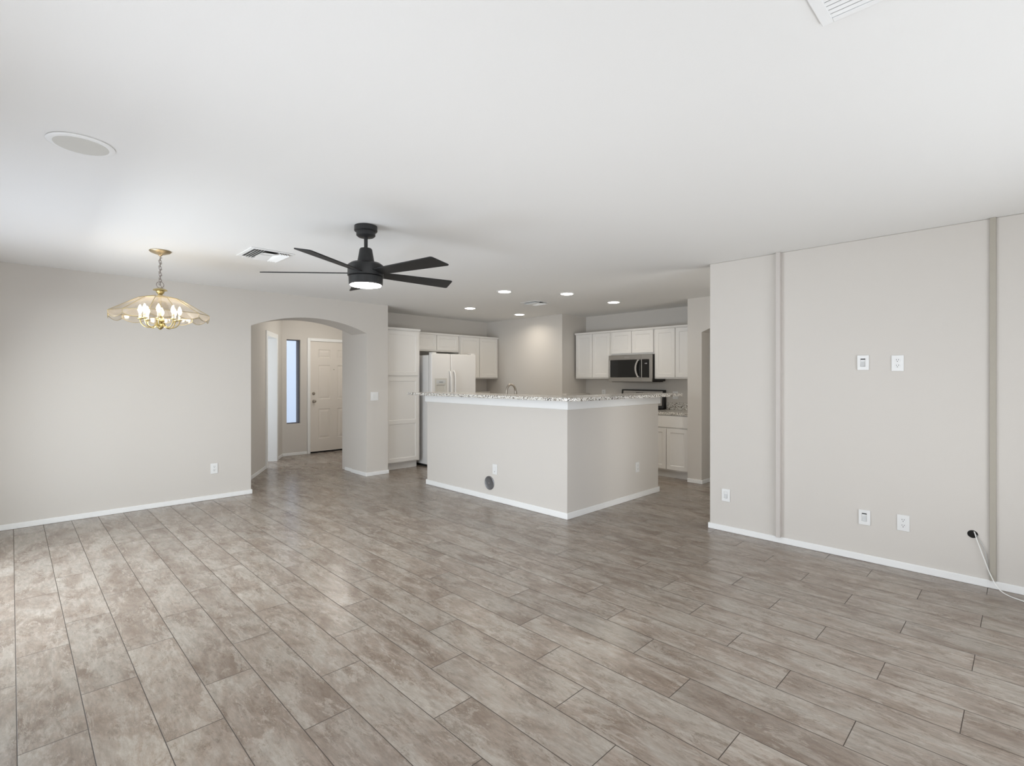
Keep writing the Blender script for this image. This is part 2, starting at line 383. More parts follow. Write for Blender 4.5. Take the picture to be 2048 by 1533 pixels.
# entry: angled wall with a side doorway, end wall with window and front door
P0 = Vector((2.048, YB, 0)); P1 = Vector((3.408, 9.235, 0)); dv = (P1 - P0).normalized(); LA = (P1 - P0).length
ang = math.atan2(dv.y, dv.x)
def on_wall(s, off=0): return P0 + dv * s + Vector((dv.y, -dv.x, 0)) * off
D0, D1 = 1.45, 2.16           # doorway along the angled wall (inner edges of the casing)
aw = bpy.data.objects  # local frame: x along wall, +y away from the entry
def local_struct(mb, name, mt, label=None):
    o = mb.build(name, mt); o.location = P0; o.rotation_euler = (0, 0, ang); return struct(o, label)
m = MB(); m.box(-0.05, 0, 0, D0, 0.12, H); m.box(D1, 0, 0, LA + 0.1, 0.12, H); m.box(D0, 0, 2.06, D1, 0.12, H)
local_struct(m, 'wall_entry', 'wall', 'angled entry wall with a side doorway')
c = 0.057
m = MB()
m.box(D0 - c, -0.016, 0, D0, 0, 2.06 + c); m.box(D1, -0.016, 0, D1 + c, 0, 2.06 + c); m.box(D0, -0.016, 2.06, D1, 0, 2.06 + c)
m.box(D0, -0.016, 0, D0 + 0.018, 0.14, 2.06); m.box(D1 - 0.018, -0.016, 0, D1, 0.14, 2.06); m.box(D0, -0.016, 2.042, D1, 0.14, 2.06)
local_struct(m, 'trim_1', 'trim', 'white casing of the side doorway')
YE = 9.235; WX0, WX1, WZ0, WZ1 = 3.483, 3.728, 0.568, 2.075; DX0, DX1, DZ = 3.905, 4.822, 2.065
m = MB()
m.box(P1.x - 0.15, YE, 0, WX0, YE + 0.20, H); m.box(WX0, YE, 0, WX1, YE + 0.20, WZ0); m.box(WX0, YE, WZ1, WX1, YE + 0.20, H)
m.box(WX1, YE, 0, DX0, YE + 0.20, H); m.box(DX0, YE, DZ, DX1, YE + 0.20, H); m.box(DX1, YE, 0, 5.1, YE + 0.20, H)
struct(m.build('wall_front', 'wall'), 'front wall of the entry with sidelight window and door')
struct(MB().box(4.98, YK + 0.13, 0, 5.1, YE, H).build('wall_entry_side', 'wall'))
# sidelight window
m = MB(); t = 0.012; ya_, yb_ = YE + 0.05, YE + 0.16
m.box(WX0, ya_, WZ0, WX0 + t, yb_, WZ1); m.box(WX1 - t, ya_, WZ0, WX1, yb_, WZ1)
m.box(WX0 + t, ya_, WZ0, WX1 - t, yb_, WZ0 + t); m.box(WX0 + t, ya_, WZ1 - t, WX1 - t, yb_, WZ1)
w4 = struct(m.build('window_4', 'revealshade'), 'narrow sidelight window with reveal shade in its frame colour beside the front door')
MB().box(WX0 + t, YE + 0.128, WZ0 + t, WX1 - t, YE + 0.134, WZ1 - t).build('pane', 'glass', w4)  # frame colour around this pane carries the reveal's shade
# front door
d = struct(MB().panel(DX1 - DX0 - 0.008, 2.035, 0.045, [(a, b, lo, hi) for a, b in ((0.155, 0.385), (0.525, 0.755)) for lo, hi in ((0.235, 0.785), (0.965, 1.60), (1.735, 1.89))],
    [(0.012, 0.009), (0.008, 0), (0.030, -0.007)]).build('door_1', 'door'), 'closed front door with six raised panels')
d.location = (DX0 + 0.004, YE + 0.012, 0.028)
MB().lathe([(0.026, 0), (0.029, -0.006), (0.026, -0.014), (0.012, -0.018), (0.010, -0.034), (0.020, -0.040), (0.027, -0.052), (0.024, -0.064), (0.010, -0.070)], 24, (0.065, 0, 0.93), 'y').build('door_knob', 'nickel', d, smooth=True)
MB().lathe([(0.027, 0), (0.028, -0.008), (0.023, -0.016), (0.008, -0.020)], 24, (0.065, 0, 1.075), 'y').build('deadbolt', 'nickel', d, smooth=True)
MB().lathe([(0.010, 0), (0.010, -0.004), (0.004, -0.006)], 16, (0.455, 0, 1.52), 'y').build('peephole', 'nickel', d, smooth=True)
MB().box(0, 0.0, -0.026, DX1 - DX0 - 0.008, 0.045, -0.001).build('door_gap_shade', 'shade', d)  # dark strip filling the gap under the door, shade put in its colour
m = MB(); m.box(DX0 - 0.055, YE - 0.016, 0, DX0, YE, DZ + 0.055); m.box(DX1, YE - 0.016, 0, DX1 + 0.055, YE, DZ + 0.055); m.box(DX0, YE - 0.016, DZ, DX1, YE, DZ + 0.055)
struct(m.build('trim_2', 'trim', bevel=0.003), 'white casing of the front door')
# room beyond the side doorway
def box_local(name, mt, *b):
    o = MB().box(*b).build(name, mt); o.location = P0; o.rotation_euler = (0, 0, ang); return struct(o)
box_local('wall_study', 'wall', -0.5, 2.4, 0, 2.55, 2.5, H)
box_local('wall_study_side', 'wall', 2.45, 0.12, 0, 2.55, 2.4, H)
box_local('wall_study_near', 'wall', -0.5, 0.12, 0, -0.4, 2.5, H)

# bar half wall
BX, BY, BXE, BYE, TH, ZB = 3.878, 3.168, 5.628, 5.520, 0.13, 1.172
m = MB(); m.prism([(BX, BY), (BXE, BY), (BXE, BY + TH), (BX + TH, BY + TH), (BX + TH, BYE), (BX, BYE)], 0, ZB)
struct(m.build('wall_bar', 'wall', bevel=0.006), 'L-shaped greige half wall carrying the breakfast bar')
m = MB()
p = 0.022; q = 0.020
m.prism([(BX - p, BY - p), (BXE + q, BY - p), (BXE + q, BY + TH), (BXE, BY + TH), (BXE, BY), (BX, BY), (BX, BYE), (BX + TH, BYE), (BX + TH, BYE + q), (BX - p, BYE + q)], 1.075, ZB)
struct(m.build('trim_3', 'trim', bevel=0.006), 'white fascia under the granite bar top')

# baseboards
def base(name, pts, h=0.052, t=0.012, label=None):
    """pts: polyline along the wall foot; board on the right-hand side of the direction of travel"""
    P = [Vector((x, y)) for x, y in pts]; nrm = []
    for a, b in zip(P, P[1:]):
        dd = (b - a).normalized(); nrm.append(Vector((dd.y, -dd.x)))
    out = []
    for i, pnt in enumerate(P):
        if i == 0: out.append(pnt + nrm[0] * t)
        elif i == len(P) - 1: out.append(pnt + nrm[-1] * t)
        else:
            a, b = nrm[i - 1], nrm[i]; k = t / (1 + a.dot(b)); out.append(pnt + (a + b) * k)
    m = MB(); m.prism([(v.x, v.y) for v in P] + [(v.x, v.y) for v in out[::-1]], 0.0, h)
    return struct(m.build(name, 'trim', bevel=0.004), label)
base('baseboard_left', [(X0, YW), (AXL, YW), (AXL, YB - 0.02)])
base('baseboard_pillar', [(3.585, YK), (3.585, YB), (AXR, YB), (AXR, YW), (XC, YW), (XC, 6.66)])
base('baseboard_right', [(XR + 0.14, 2.068), (XR, 2.068), (XR, Y0 + 0.01)])
e0 = on_wall(0.02); e1 = on_wall(D0 - c - 0.002)
base('baseboard_entry', [(e0.x, e0.y), (e1.x, e1.y)])
e2 = on_wall(D1 + c + 0.002)
base('baseboard_entry_end', [(e2.x, e2.y), (P1.x, P1.y), (DX0 - 0.058, YE)])
base('baseboard_bar', [(BX + TH, BYE), (BX, BYE), (BX, BY), (BXE, BY), (BXE, BY + TH)], h=0.062)
base('baseboard_column', [(XCOL, 3.185), (XCOL, 2.99), (XK + 0.12, 2.99)])

# battens on the right wall
tag(MB().box(XR - 0.038, 1.452, 0.052, XR - 0.0005, 1.486, H - 0.001).build('wall_batten', 'batten', bevel=0.001, seg=1),
    'pale vertical batten on the right wall, the one nearer the kitchen', 'batten', 'vertical battens on the wall')
tag(MB().box(XR - 0.018, 0.147, 0.052, XR - 0.0005, 0.178, H - 0.001).build('wall_batten', 'batten2', bevel=0.001, seg=1),
    'darker taupe vertical batten beside the cable hole in the wall', 'batten', 'vertical battens on the wall')

# ------------------------------------------------------------------ bar top
gx, gy = BX - 0.30, BY - 0.31
def rounded(poly_corner, r, start, end, n=8):
    cx, cy = poly_corner; return [(cx + r * math.cos(start + (end - start) * i / n), cy + r * math.sin(start + (end - start) * i / n)) for i in range(n + 1)]
pts = rounded((gx + 0.10, gy + 0.10), 0.10, PI, 1.5 * PI) + rounded((BXE + 0.03 - 0.03, gy + 0.03), 0.03, -PI / 2, 0, 4) + \
      [(BXE + 0.03, BY + TH + 0.03), (BX + TH + 0.03, BY + TH + 0.03), (BX + TH + 0.03, BYE + 0.02)] + rounded((gx + 0.03, BYE + 0.02 - 0.03), 0.03, PI / 2, PI, 4)
tag(MB().prism(pts, ZB + 0.001, ZB + 0.033).build('bar_countertop', 'granite', bevel=0.004), 'raised L-shaped speckled granite bar top on the half wall', 'countertop')

# ------------------------------------------------------------------ cabinets
def doorpanel(root, x0, x1, z0, z1, name='door', fr=0.055, mt='cab'):
    w, h = x1 - x0, z1 - z0
    f = min(fr, w * 0.28, h * 0.28)
    panels = [(f, w - f, f, h - f)]
    if isinstance(name, tuple): name, panels = name[0], [(f, w - f, f, name[1] - f * 0.5), (f, w - f, name[1] + f * 0.5, h - f)]
    return MB().panel(w, h, 0.019, panels, [(0.007, 0.007)]).build(name, mt, root, bevel=0.0015, seg=1, loc=(x0, -0.019, z0))
def cabinet(name, label, loc, rz, w, dp, h, doors, drawers=(), toe=0.0, crown=True, group=None, cat='cabinet'):
    r = thing(name, label, cat, loc, rz, group)
    MB().box(0, 0, toe, w, dp, h).build('cabinet_body', 'cab', r, bevel=0.0015, seg=1)
    if toe: MB().box(0.003, 0.07, 0.0, w - 0.012, dp, toe - 0.001).build('toe_kick', 'cab', r)
    for dd in doors: doorpanel(r, *dd)
    for dd in drawers:
        MB().box(0, 0, 0, dd[1] - dd[0], 0.019, dd[3] - dd[2]).build('drawer', 'cab', r, bevel=0.003, loc=(dd[0], -0.019, dd[2]))
    if crown: MB().prism([(-0.030, h - 0.001), (-0.030, h + 0.006), (-0.012, h - 0.024 + 0.0), (0.0, h - 0.024)][::-1] if False else [(0.0, h - 0.026), (-0.021, h - 0.026), (-0.030, h - 0.008), (-0.030, h + 0.004), (0.0, h + 0.004)], -0.0, w, 'yz').build('crown_trim', 'cab', r)
    return r
PYF = 6.675
pw = 4.548 - 3.912
cabinet('pantry_cabinet', 'tall white pantry cabinet at the end of the arched wall', (3.912, PYF, 0), 0, pw, YK - PYF - 0.004, 2.140,
        [(0.03, pw - 0.03, 1.425, 2.098), (0.03, pw - 0.03, 0.120, 1.395, ('door', 0.60))], toe=0.105)
YU = 6.905; ud = YK - YU - 0.004
cabinet('wall_cabinet', 'short white cabinet mounted over the refrigerator', (4.556, YU, 1.828), 0, 0.952, ud, 0.300,
        [(0.02, 0.472, 0.022, 0.272), (0.480, 0.932, 0.022, 0.272)], group='white kitchen wall cabinets')
cabinet('wall_cabinet', 'tall white wall cabinet right of the refrigerator', (5.512, YU, 1.374), 0, 0.918, ud, 0.754,
        [(0.020, 0.455, 0.022, 0.726), (0.463, 0.898, 0.022, 0.726)], group='white kitchen wall cabinets')
XU = 6.742; xd = XK - XU - 0.004
cabinet('wall_cabinet', 'white wall cabinet left of the microwave', (XU, 5.320, 1.374), RX, 0.708, xd, 0.754,
        [(0.020, 0.350, 0.022, 0.726), (0.358, 0.690, 0.022, 0.726)], group='white kitchen wall cabinets')
cabinet('wall_cabinet', 'short white wall cabinet right above the microwave', (XU, 4.610, 1.742), RX, 0.752, xd, 0.386,
        [(0.012, 0.370, 0.022, 0.358), (0.378, 0.740, 0.022, 0.358)], group='white kitchen wall cabinets')
cabinet('wall_cabinet', 'white wall cabinet between the microwave and the hall column', (XU, 3.856, 1.374), RX, 0.668, xd, 0.754,
        [(0.015, 0.330, 0.022, 0.726), (0.338, 0.653, 0.022, 0.726)], group='white kitchen wall cabinets')
XBF = 6.478; bd = XK - XBF - 0.004
cabinet('base_cabinet', 'white base cabinet under the granite counter beside the hall column', (XBF, 3.838, 0), RX, 0.650, bd, 0.874,
        [(0.010, 0.318, 0.125, 0.690), (0.326, 0.640, 0.125, 0.690)], [(0.010, 0.640, 0.705, 0.862)], toe=0.105, crown=False, group='white base cabinets')
cabinet('base_cabinet', 'white base cabinet left of the range', (XBF, 5.350, 0), RX, 0.735, bd, 0.874,
        [(0.010, 0.360, 0.125, 0.690), (0.368, 0.725, 0.125, 0.690)], [(0.010, 0.725, 0.705, 0.862)], toe=0.105, crown=False, group='white base cabinets')
cabinet('sink_cabinet', 'white sink base cabinet behind the half wall', (4.60, 3.42, 0), PI / 2, 1.98, 4.60 - BX - TH - 0.006, 0.874,
        [(0.02, 0.65, 0.125, 0.85), (0.66, 1.31, 0.125, 0.85), (1.32, 1.96, 0.125, 0.85)], toe=0.105, crown=False)
def counter(name, label, a, splash=None, grp='granite kitchen counters'):
    o = MB().box(*a).build(name, 'granite', bevel=0.003); tag(o, label, 'countertop', grp)
    if splash: MB().box(*splash).build('backsplash', 'granite', o, bevel=0.002)
    return o
counter('kitchen_countertop', 'granite counter with low backsplash beside the hall column', (XBF - 0.025, 3.188, 0.875, XK - 0.002, 3.838, 0.913), (XK - 0.022, 3.188, 0.914, XK - 0.002, 3.838, 1.017))
counter('kitchen_countertop', 'granite counter left of the range', (XBF - 0.025, 4.615, 0.875, XK - 0.002, 5.352, 0.913), (XK - 0.022, 4.615, 0.914, XK - 0.002, 5.352, 1.017))
counter('kitchen_countertop', 'granite sink counter behind the half wall', (BX + TH + 0.002, 3.40, 0.875, 4.625, 5.42, 0.913))
# painted ledges on the kitchen walls
tag(MB().box(5.53, YK - 0.10, 1.10, XA - 0.002, YK - 0.001, 1.135).build('wall_ledge', 'wall', bevel=0.004), 'painted wall ledge under the tall wall cabinet', 'ledge', 'painted ledges on kitchen walls')
tag(MB().box(XA + 0.002, YBX - 0.09, 1.098, XK - 0.03, YBX - 0.001, 1.130).build('wall_ledge', 'wall', bevel=0.004), 'painted ledge on the boxed corner left of the range wall', 'ledge', 'painted ledges on kitchen walls')

# ------------------------------------------------------------------ refrigerator
fx, fy = 4.622, 6.462; fw = 0.900
F = thing('refrigerator', 'white side-by-side refrigerator with ice dispenser', 'refrigerator', (fx, fy, 0))
MB().box(0.004, 0.085, 0.035, fw - 0.004, 0.72, 1.745).build('refrigerator_body', 'fridge', F, bevel=0.004)
for a, b in ((0, 0.372), (0.380, fw)):
    MB().box(a, 0, 0.085, b, 0.074, 1.770).build('door', 'fridge', F, bevel=0.014, seg=3)
for a in (0.395 - 0.060, 0.395 + 0.028):
    MB().tube([(a + 0.011, -0.004, 1.50), (a + 0.011, -0.030, 1.47), (a + 0.011, -0.045, 1.40), (a + 0.011, -0.048, 1.1), (a + 0.011, -0.045, 0.62), (a + 0.011, -0.030, 0.55), (a + 0.011, -0.004, 0.52)], 0.012, 10).build('handle', 'fridge', F, smooth=True)
dz = MB().panel(0.225, 0.36, 0.010, [(0.018, 0.207, 0.02, 0.27)], [(0.01, 0.0), (0.004, 0.008)]).build('ice_dispenser', 'fridgeg', F, loc=(0.062, -0.009, 1.02))
MB().box(0.022, -0.003, 0.285, 0.203, 0.0, 0.340).build('control_strip', 'plasticg', dz)
MB().box(0.075, -0.005, 0.300, 0.150, -0.003, 0.306).build('emblem', 'dark', dz)
MB().box(0.02, 0.01, 1.7705, 0.10, 0.10, 1.788).build('hinge_cover', 'fridge', F, bevel=0.003)
MB().box(fw - 0.10, 0.01, 1.7705, fw - 0.02, 0.10, 1.788).build('hinge_cover', 'fridge', F, bevel=0.003)
MB().box(0.01, 0.06, 0.0, fw - 0.01, 0.70, 0.034).build('base_grille', 'blackplastic', F)
MB().lathe([(0.011, 0), (0.011, -0.006)], 12, (-0.0005, 0.05, 0.135), 'x').build('hinge_pin', 'blackplastic', F)

# ------------------------------------------------------------------ microwave
mw, mh, md = 0.752, 0.405, 0.40
MWX = 6.662
R = thing('microwave', 'stainless over-the-range microwave with black glass door', 'microwave', (MWX, 4.608, 1.331), RX)
MB().box(0.003, 0.028, 0.008, mw - 0.003, md + 0.004, mh).build('microwave_body', 'blackplastic', R, bevel=0.003)
MB().panel(0.580, mh, 0.026, [(0.022, 0.577, 0.062, 0.335)], [(0.003, 0.004)]).build('door', 'steel', R, bevel=0.002)
MB().box(0.027, 0.001, 0.067, 0.573, 0.0035, 0.330).build('door_window', 'blackglass', R)
cp = MB().panel(mw - 0.583, mh, 0.026, [(0.002, 0.128, 0.062, 0.335)], [(0.003, 0.004)]).build('control_panel', 'steel', R, bevel=0.002, loc=(0.583, 0, 0))
MB().box(0.005, 0.001, 0.066, 0.124, 0.0035, 0.331).build('keypad', 'blackglass', cp)
MB().box(0.052, -0.0005, 0.268, 0.064, 0.001, 0.276).box(0.070, -0.0005, 0.264, 0.078, 0.001, 0.280).box(0.082, -0.0005, 0.264, 0.090, 0.001, 0.280).build('display_digits', 'greylogo', cp)
hp = [(0.533 - 0.028 * math.sin(PI * i / 12), -0.012 - 0.030 * math.sin(PI * i / 12), 0.070 + 0.255 * i / 12) for i in range(13)]
m = MB()
for (a, b) in zip(hp, hp[1:]):
    m.prism([(a[0] - 0.013, a[2]), (a[0] + 0.013, a[2]), (b[0] + 0.013, b[2]), (b[0] - 0.013, b[2])], min(a[1], b[1]) - 0.004, min(a[1], b[1]) + 0.010, 'xz')
m.box(0.520, -0.014, 0.066, 0.546, 0.001, 0.080).box(0.520, -0.014, 0.315, 0.546, 0.001, 0.329)
m.build('handle', 'steelhandle', R)
MB().box(0.03, 0.05, -0.006, mw - 0.03, md - 0.02, 0.0075).build('bottom_vent', 'blackplastic', R)
def text_mesh(txt, size, name, mt, parent, loc, rot=(PI / 2, 0, 0), ext=0.0006):
    cu = bpy.data.curves.new('t', 'FONT'); cu.body = txt; cu.size = size; cu.extrude = ext; cu.align_x = 'CENTER'; cu.align_y = 'CENTER'
    t_ = bpy.data.objects.new('t', cu); C.objects.link(t_); dg = bpy.context.evaluated_depsgraph_get()
    me = bpy.data.meshes.new_from_object(t_.evaluated_get(dg)); bpy.data.objects.remove(t_); bpy.data.curves.remove(cu)
    me.materials.clear(); me.materials.append(M[mt]); o = bpy.data.objects.new(name, me); C.objects.link(o); o.parent = parent; o.location = loc; o.rotation_euler = rot
    return o
text_mesh('Whirlpool', 0.020, 'logo', 'greylogo', R, (0.33, -0.0008, 0.371))

# ------------------------------------------------------------------ range
G = thing('kitchen_range', 'black electric range with raised rear control panel', 'range', (6.430, 4.608, 0), RX)
MB().box(0.003, 0.03, 0.06, 0.757, 0.635, 0.905).build('range_body', 'blackplastic', G, bevel=0.003)
MB().box(0, 0.0, 0.906, 0.760, 0.60, 0.920).build('cooktop', 'blackglass', G, bevel=0.004)
MB().panel(0.740, 0.60, 0.030, [(0.09, 0.65, 0.15, 0.45)], [(0.003, 0.003)], x0=0.01, z0=0.22).build('oven_door', 'steel', G, bevel=0.003)
MB().tube([(0.08, -0.001, 0.77), (0.08, -0.045, 0.77), (0.68, -0.045, 0.77), (0.68, -0.001, 0.77)], 0.010, 10).build('oven_handle', 'steelhandle', G, smooth=True)
MB().box(0.01, 0.002, 0.07, 0.75, 0.03, 0.21).build('storage_drawer', 'steel', G, bevel=0.003)
bgd = MB().prism([(0.560, 0.921), (0.636, 0.921), (0.636, 1.205), (0.600, 1.205)], 0.0, 0.760, 'yz').build('control_panel', 'blackplastic', G, bevel=0.004)
MB().prism([(0.5655, 0.965), (0.568, 0.962), (0.5975, 1.185), (0.5955, 1.185)], 0.035, 0.725, 'yz').build('panel_face', 'steel', bgd)
MB().prism([(0.588, 1.135), (0.590, 1.135), (0.5935, 1.160), (0.5915, 1.160)], 0.27, 0.40, 'yz').build('clock', 'blackglass', bgd)
for kx in (0.09, 0.17, 0.59, 0.67):
    MB().lathe([(0.020, 0), (0.018, -0.022)], 20, (kx, 0.576, 1.06), 'y').build('knob', 'blackplastic', G, smooth=True)
for kx, ky, rr in ((0.2, 0.17, 0.10), (0.56, 0.17, 0.08), (0.2, 0.42, 0.08), (0.56, 0.42, 0.10)):
    MB().lathe([(rr, 0.9201), (rr, 0.9206)], 32, (kx, ky, 0)).build('burner_ring', 'disc', G)

# ------------------------------------------------------------------ faucet
FC = thing('faucet', 'brushed nickel gooseneck faucet behind the bar', 'faucet', (4.135, 4.29, 0.9135))
MB().lathe([(0.030, 0), (0.030, 0.008), (0.020, 0.014), (0.018, 0.10), (0.015, 0.11)], 24).build('base', 'nickel', FC, smooth=True)
dirx, diry = 0.97, -0.24
pth = [(0, 0, 0.09), (0, 0, 0.28)] + [((0.062 - 0.062 * math.cos(a)) * dirx, (0.062 - 0.062 * math.cos(a)) * diry, 0.315 + 0.080 * math.sin(a)) for a in [PI * i / 14 for i in range(15)]]
MB().tube(pth, 0.0125, 12).build('spout', 'nickel', FC, smooth=True)
ex = 0.124
MB().tube([(ex * dirx, ex * diry, 0.318), (ex * dirx * 1.03, ex * diry * 1.03, 0.245)], [0.016, 0.019], 14).build('spray_head', 'nickel', FC, smooth=True)
MB().tube([(0, 0.015, 0.07), (0, 0.035, 0.075), (0.005, 0.05, 0.14)], [0.010, 0.009, 0.006], 10).build('lever', 'nickel', FC, smooth=True)

# ------------------------------------------------------------------ ceiling fan
FX, FY = 1.752, 3.222
fan = thing('ceiling_fan', 'black five-blade ceiling fan with round light', 'ceiling fan', (FX, FY, H))
zz = lambda z: z - H
MB().lathe([(0.060, -0.001), (0.077, -0.003), (0.078, -0.036), (0.074, -0.040), (0.064, -0.041), (0.064, -0.068), (0.052, -0.078), (0.020, -0.080)], 56).build('canopy', 'fan', fan, smooth=True)
MB().lathe([(0.0125, -0.078), (0.0125, -0.172)], 24).build('downrod', 'fan', fan, smooth=True)
MB().lathe([(0.020, zz(2.285)), (0.038, zz(2.283)), (0.043, zz(2.275)), (0.058, zz(2.186)), (0.058, zz(2.180))], 48).build('motor_cover', 'fan', fan, smooth=True)
hs = MB().lathe([(0.058, zz(2.186)), (0.100, zz(2.180)), (0.121, zz(2.164)), (0.122, zz(2.092)), (0.112, zz(2.089))], 64).build('motor_housing', 'fan', fan, smooth=True)
lk = MB().lathe([(0.110, zz(2.0885)), (0.115, zz(2.084)), (0.114, zz(2.036)), (0.108, zz(2.031))], 64).build('light_kit', 'fan', fan, smooth=True)
MB().lathe([(0.105, zz(2.0305)), (0.103, zz(2.024)), (0.080, zz(2.019)), (0.03, zz(2.016))], 56).build('lens', 'fanlens', lk, smooth=True)
BA = [138.8, 210.8, 282.8, 354.8, 66.8]
b0 = None
for a in BA:
    if b0 is None:
        m = MB()
        out = [(0.085, -0.040), (0.20, -0.052), (0.652, -0.074), (0.664, -0.066), (0.692, 0.054), (0.690, 0.063), (0.680, 0.067), (0.20, 0.050), (0.085, 0.040)]
        m.prism(out, -0.0035, 0.0035)
        b0 = m.build('blade', 'blade', fan, bevel=0.0015); o = b0
    else:
        o = b0.copy(); C.objects.link(o); o.parent = fan
    o.location = (0, 0, zz(2.112)); o.rotation_mode = 'QUATERNION'
    o.rotation_quaternion = (Matrix.Rotation(math.radians(a), 4, 'Z') @ Matrix.Rotation(math.radians(-12), 4, 'X')).to_quaternion()
l = bpy.data.lights.new('fan_lamp', 'AREA'); l.shape = 'DISK'; l.size = 0.20; l.energy = 3; l.color = (1, 0.97, 0.93)
lo = bpy.data.objects.new('fan_lamp', l); C.objects.link(lo); lo.location = (FX, FY, 2.010)

# ------------------------------------------------------------------ chandelier
CX, CY = 0.880, 5.045
ch = thing('chandelier', 'brass chandelier with a scalloped clear glass shade', 'chandelier', (CX, CY, H))
MB().lathe([(0.075, -0.001), (0.078, -0.006), (0.070, -0.016), (0.040, -0.028), (0.018, -0.034), (0.010, -0.044)], 48).build('canopy', 'agedbrass', ch, smooth=True)
m = MB(); z = -0.050; i = 0
while z > zz(2.175):
    L_, w_ = 0.017, 0.008; pts = []
    for k in range(16):
        a = 2 * PI * k / 16; u_, v_ = w_ * math.cos(a), L_ * math.sin(a)
        pts.append((u_, 0, z - L_ + v_) if i % 2 else (0, u_, z - L_ + v_))
    m.tube(pts, 0.0022, 6, closed=True); z -= 0.0255; i += 1
m.build('chain', 'chain', ch, smooth=True)
cp_ = [(0.012 * math.sin(k * 0.9), 0.010 * math.cos(k * 0.9), -0.045 + (zz(2.12) + 0.045) * k / 40) for k in range(41)]
MB().tube(cp_, 0.0016, 6).build('cord', 'chain', ch, smooth=True)
MB().tube([(0.026 * math.cos(2 * PI * k / 24), 0.004, zz(2.158) + 0.026 * math.sin(2 * PI * k / 24)) for k in range(24)], 0.0028, 8, closed=True).build('loop', 'chain', ch, smooth=True)
MB().lathe([(0.006, zz(2.134)), (0.020, zz(2.130)), (0.048, zz(2.118)), (0.052, zz(2.110)), (0.030, zz(2.104)), (0.027, zz(2.090)), (0.018, zz(2.082)), (0.015, zz(2.070)), (0.030, zz(2.066)), (0.045, zz(2.062))], 48).build('cap', 'brass', ch, smooth=True)
NP = 12; rot0 = math.radians(8)
r0, z0_, r1, z1_, r2, z2_ = 0.045, zz(2.066), 0.150, zz(2.040), 0.352, zz(1.915)
def pp(r, k, z): a = rot0 + 2 * PI * k / NP; return (r * math.cos(a), r * math.sin(a), z)
gl = MB(); fr_ = MB()
for k in range(NP):
    A = [pp(r0, k, z0_), pp(r0, k + 1, z0_), pp(r1, k + 1, z1_), pp(r1, k, z1_)]
    B = [pp(r1, k, z1_), pp(r1, k + 1, z1_), pp(r2, k + 1, z2_), pp(r2, k, z2_)]
    for q_ in (A, B):
        gl.bm.faces.new([gl.bm.verts.new(v) for v in q_])
    # scalloped skirt panel
    a, b = Vector(pp(r2, k, z2_)), Vector(pp(r2, k + 1, z2_)); bot = []
    for j in range(9):
        t_ = j / 8; pnt = a.lerp(b, t_); pnt.z -= 0.028 + 0.028 * math.sin(PI * t_) ** 0.8; bot.append(pnt)
    gl.bm.faces.new([gl.bm.verts.new(v) for v in [a, b] + bot[::-1]])
    fr_.tube([pp(r0, k, z0_), pp(r1, k, z1_), pp(r2, k, z2_), pp(r2, k, z2_ - 0.028)], 0.0018, 6)
    fr_.tube(bot, 0.0017, 6)
    fr_.tube([a, b], 0.0019, 6); fr_.tube([pp(r1, k, z1_), pp(r1, k + 1, z1_)], 0.0018, 6)
gs = gl.build('glass_shade', 'shadeglass', ch)
sm = gs.modifiers.new('thickness', 'SOLIDIFY'); sm.thickness = 0.003
fr_.build('shade_frame', 'brass', gs, smooth=True)
MB().lathe([(0.010, z0_ - 0.002), (0.010, zz(1.90)), (0.026, zz(1.885)), (0.030, zz(1.855)), (0.014, zz(1.835)), (0.024, zz(1.82)), (0.024, zz(1.805)), (0.006, zz(1.786))], 32).build('stem', 'brass', ch, smooth=True)
for k in range(8):
    a = rot0 + 2 * PI * (k + 0.5) / 8; cs, sn = math.cos(a), math.sin(a)
    path = []
    for j in range(13):
        t_ = j / 12; th = PI * t_
        r_ = 0.028 + 0.107 * (1 - math.cos(th)) / 2; z_ = 1.845 - 0.052 * math.sin(th) + 0.018 * t_
        path.append((r_ * cs, r_ * sn, zz(z_)))
    arm = MB().tube(path, 0.0045, 8).build('arm', 'brass', ch, smooth=True)
    ex_, ey_ = 0.135 * cs, 0.135 * sn
    MB().lathe([(0.006, zz(1.862)), (0.021, zz(1.868)), (0.022, zz(1.873)), (0.012, zz(1.875))], 20, (ex_, ey_, 0)).build('candle_cup', 'brass', arm, smooth=True)
    MB().lathe([(0.010, zz(1.8755)), (0.010, zz(1.915))], 14, (ex_, ey_, 0)).build('candle_sleeve', 'candle', arm, smooth=True)
    MB().lathe([(0.007, zz(1.9155)), (0.015, zz(1.932)), (0.017, zz(1.945)), (0.012, zz(1.965)), (0.003, zz(1.985))], 14, (ex_, ey_, 0)).build('bulb', 'bulb', arm, smooth=True)
l = bpy.data.lights.new('chandelier_lamp', 'POINT'); l.energy = 3; l.color = (1.0, 0.97, 0.93); l.shadow_soft_size = 0.02
lo = bpy.data.objects.new('chandelier_lamp', l); C.objects.link(lo); lo.location = (CX, CY, 1.80)

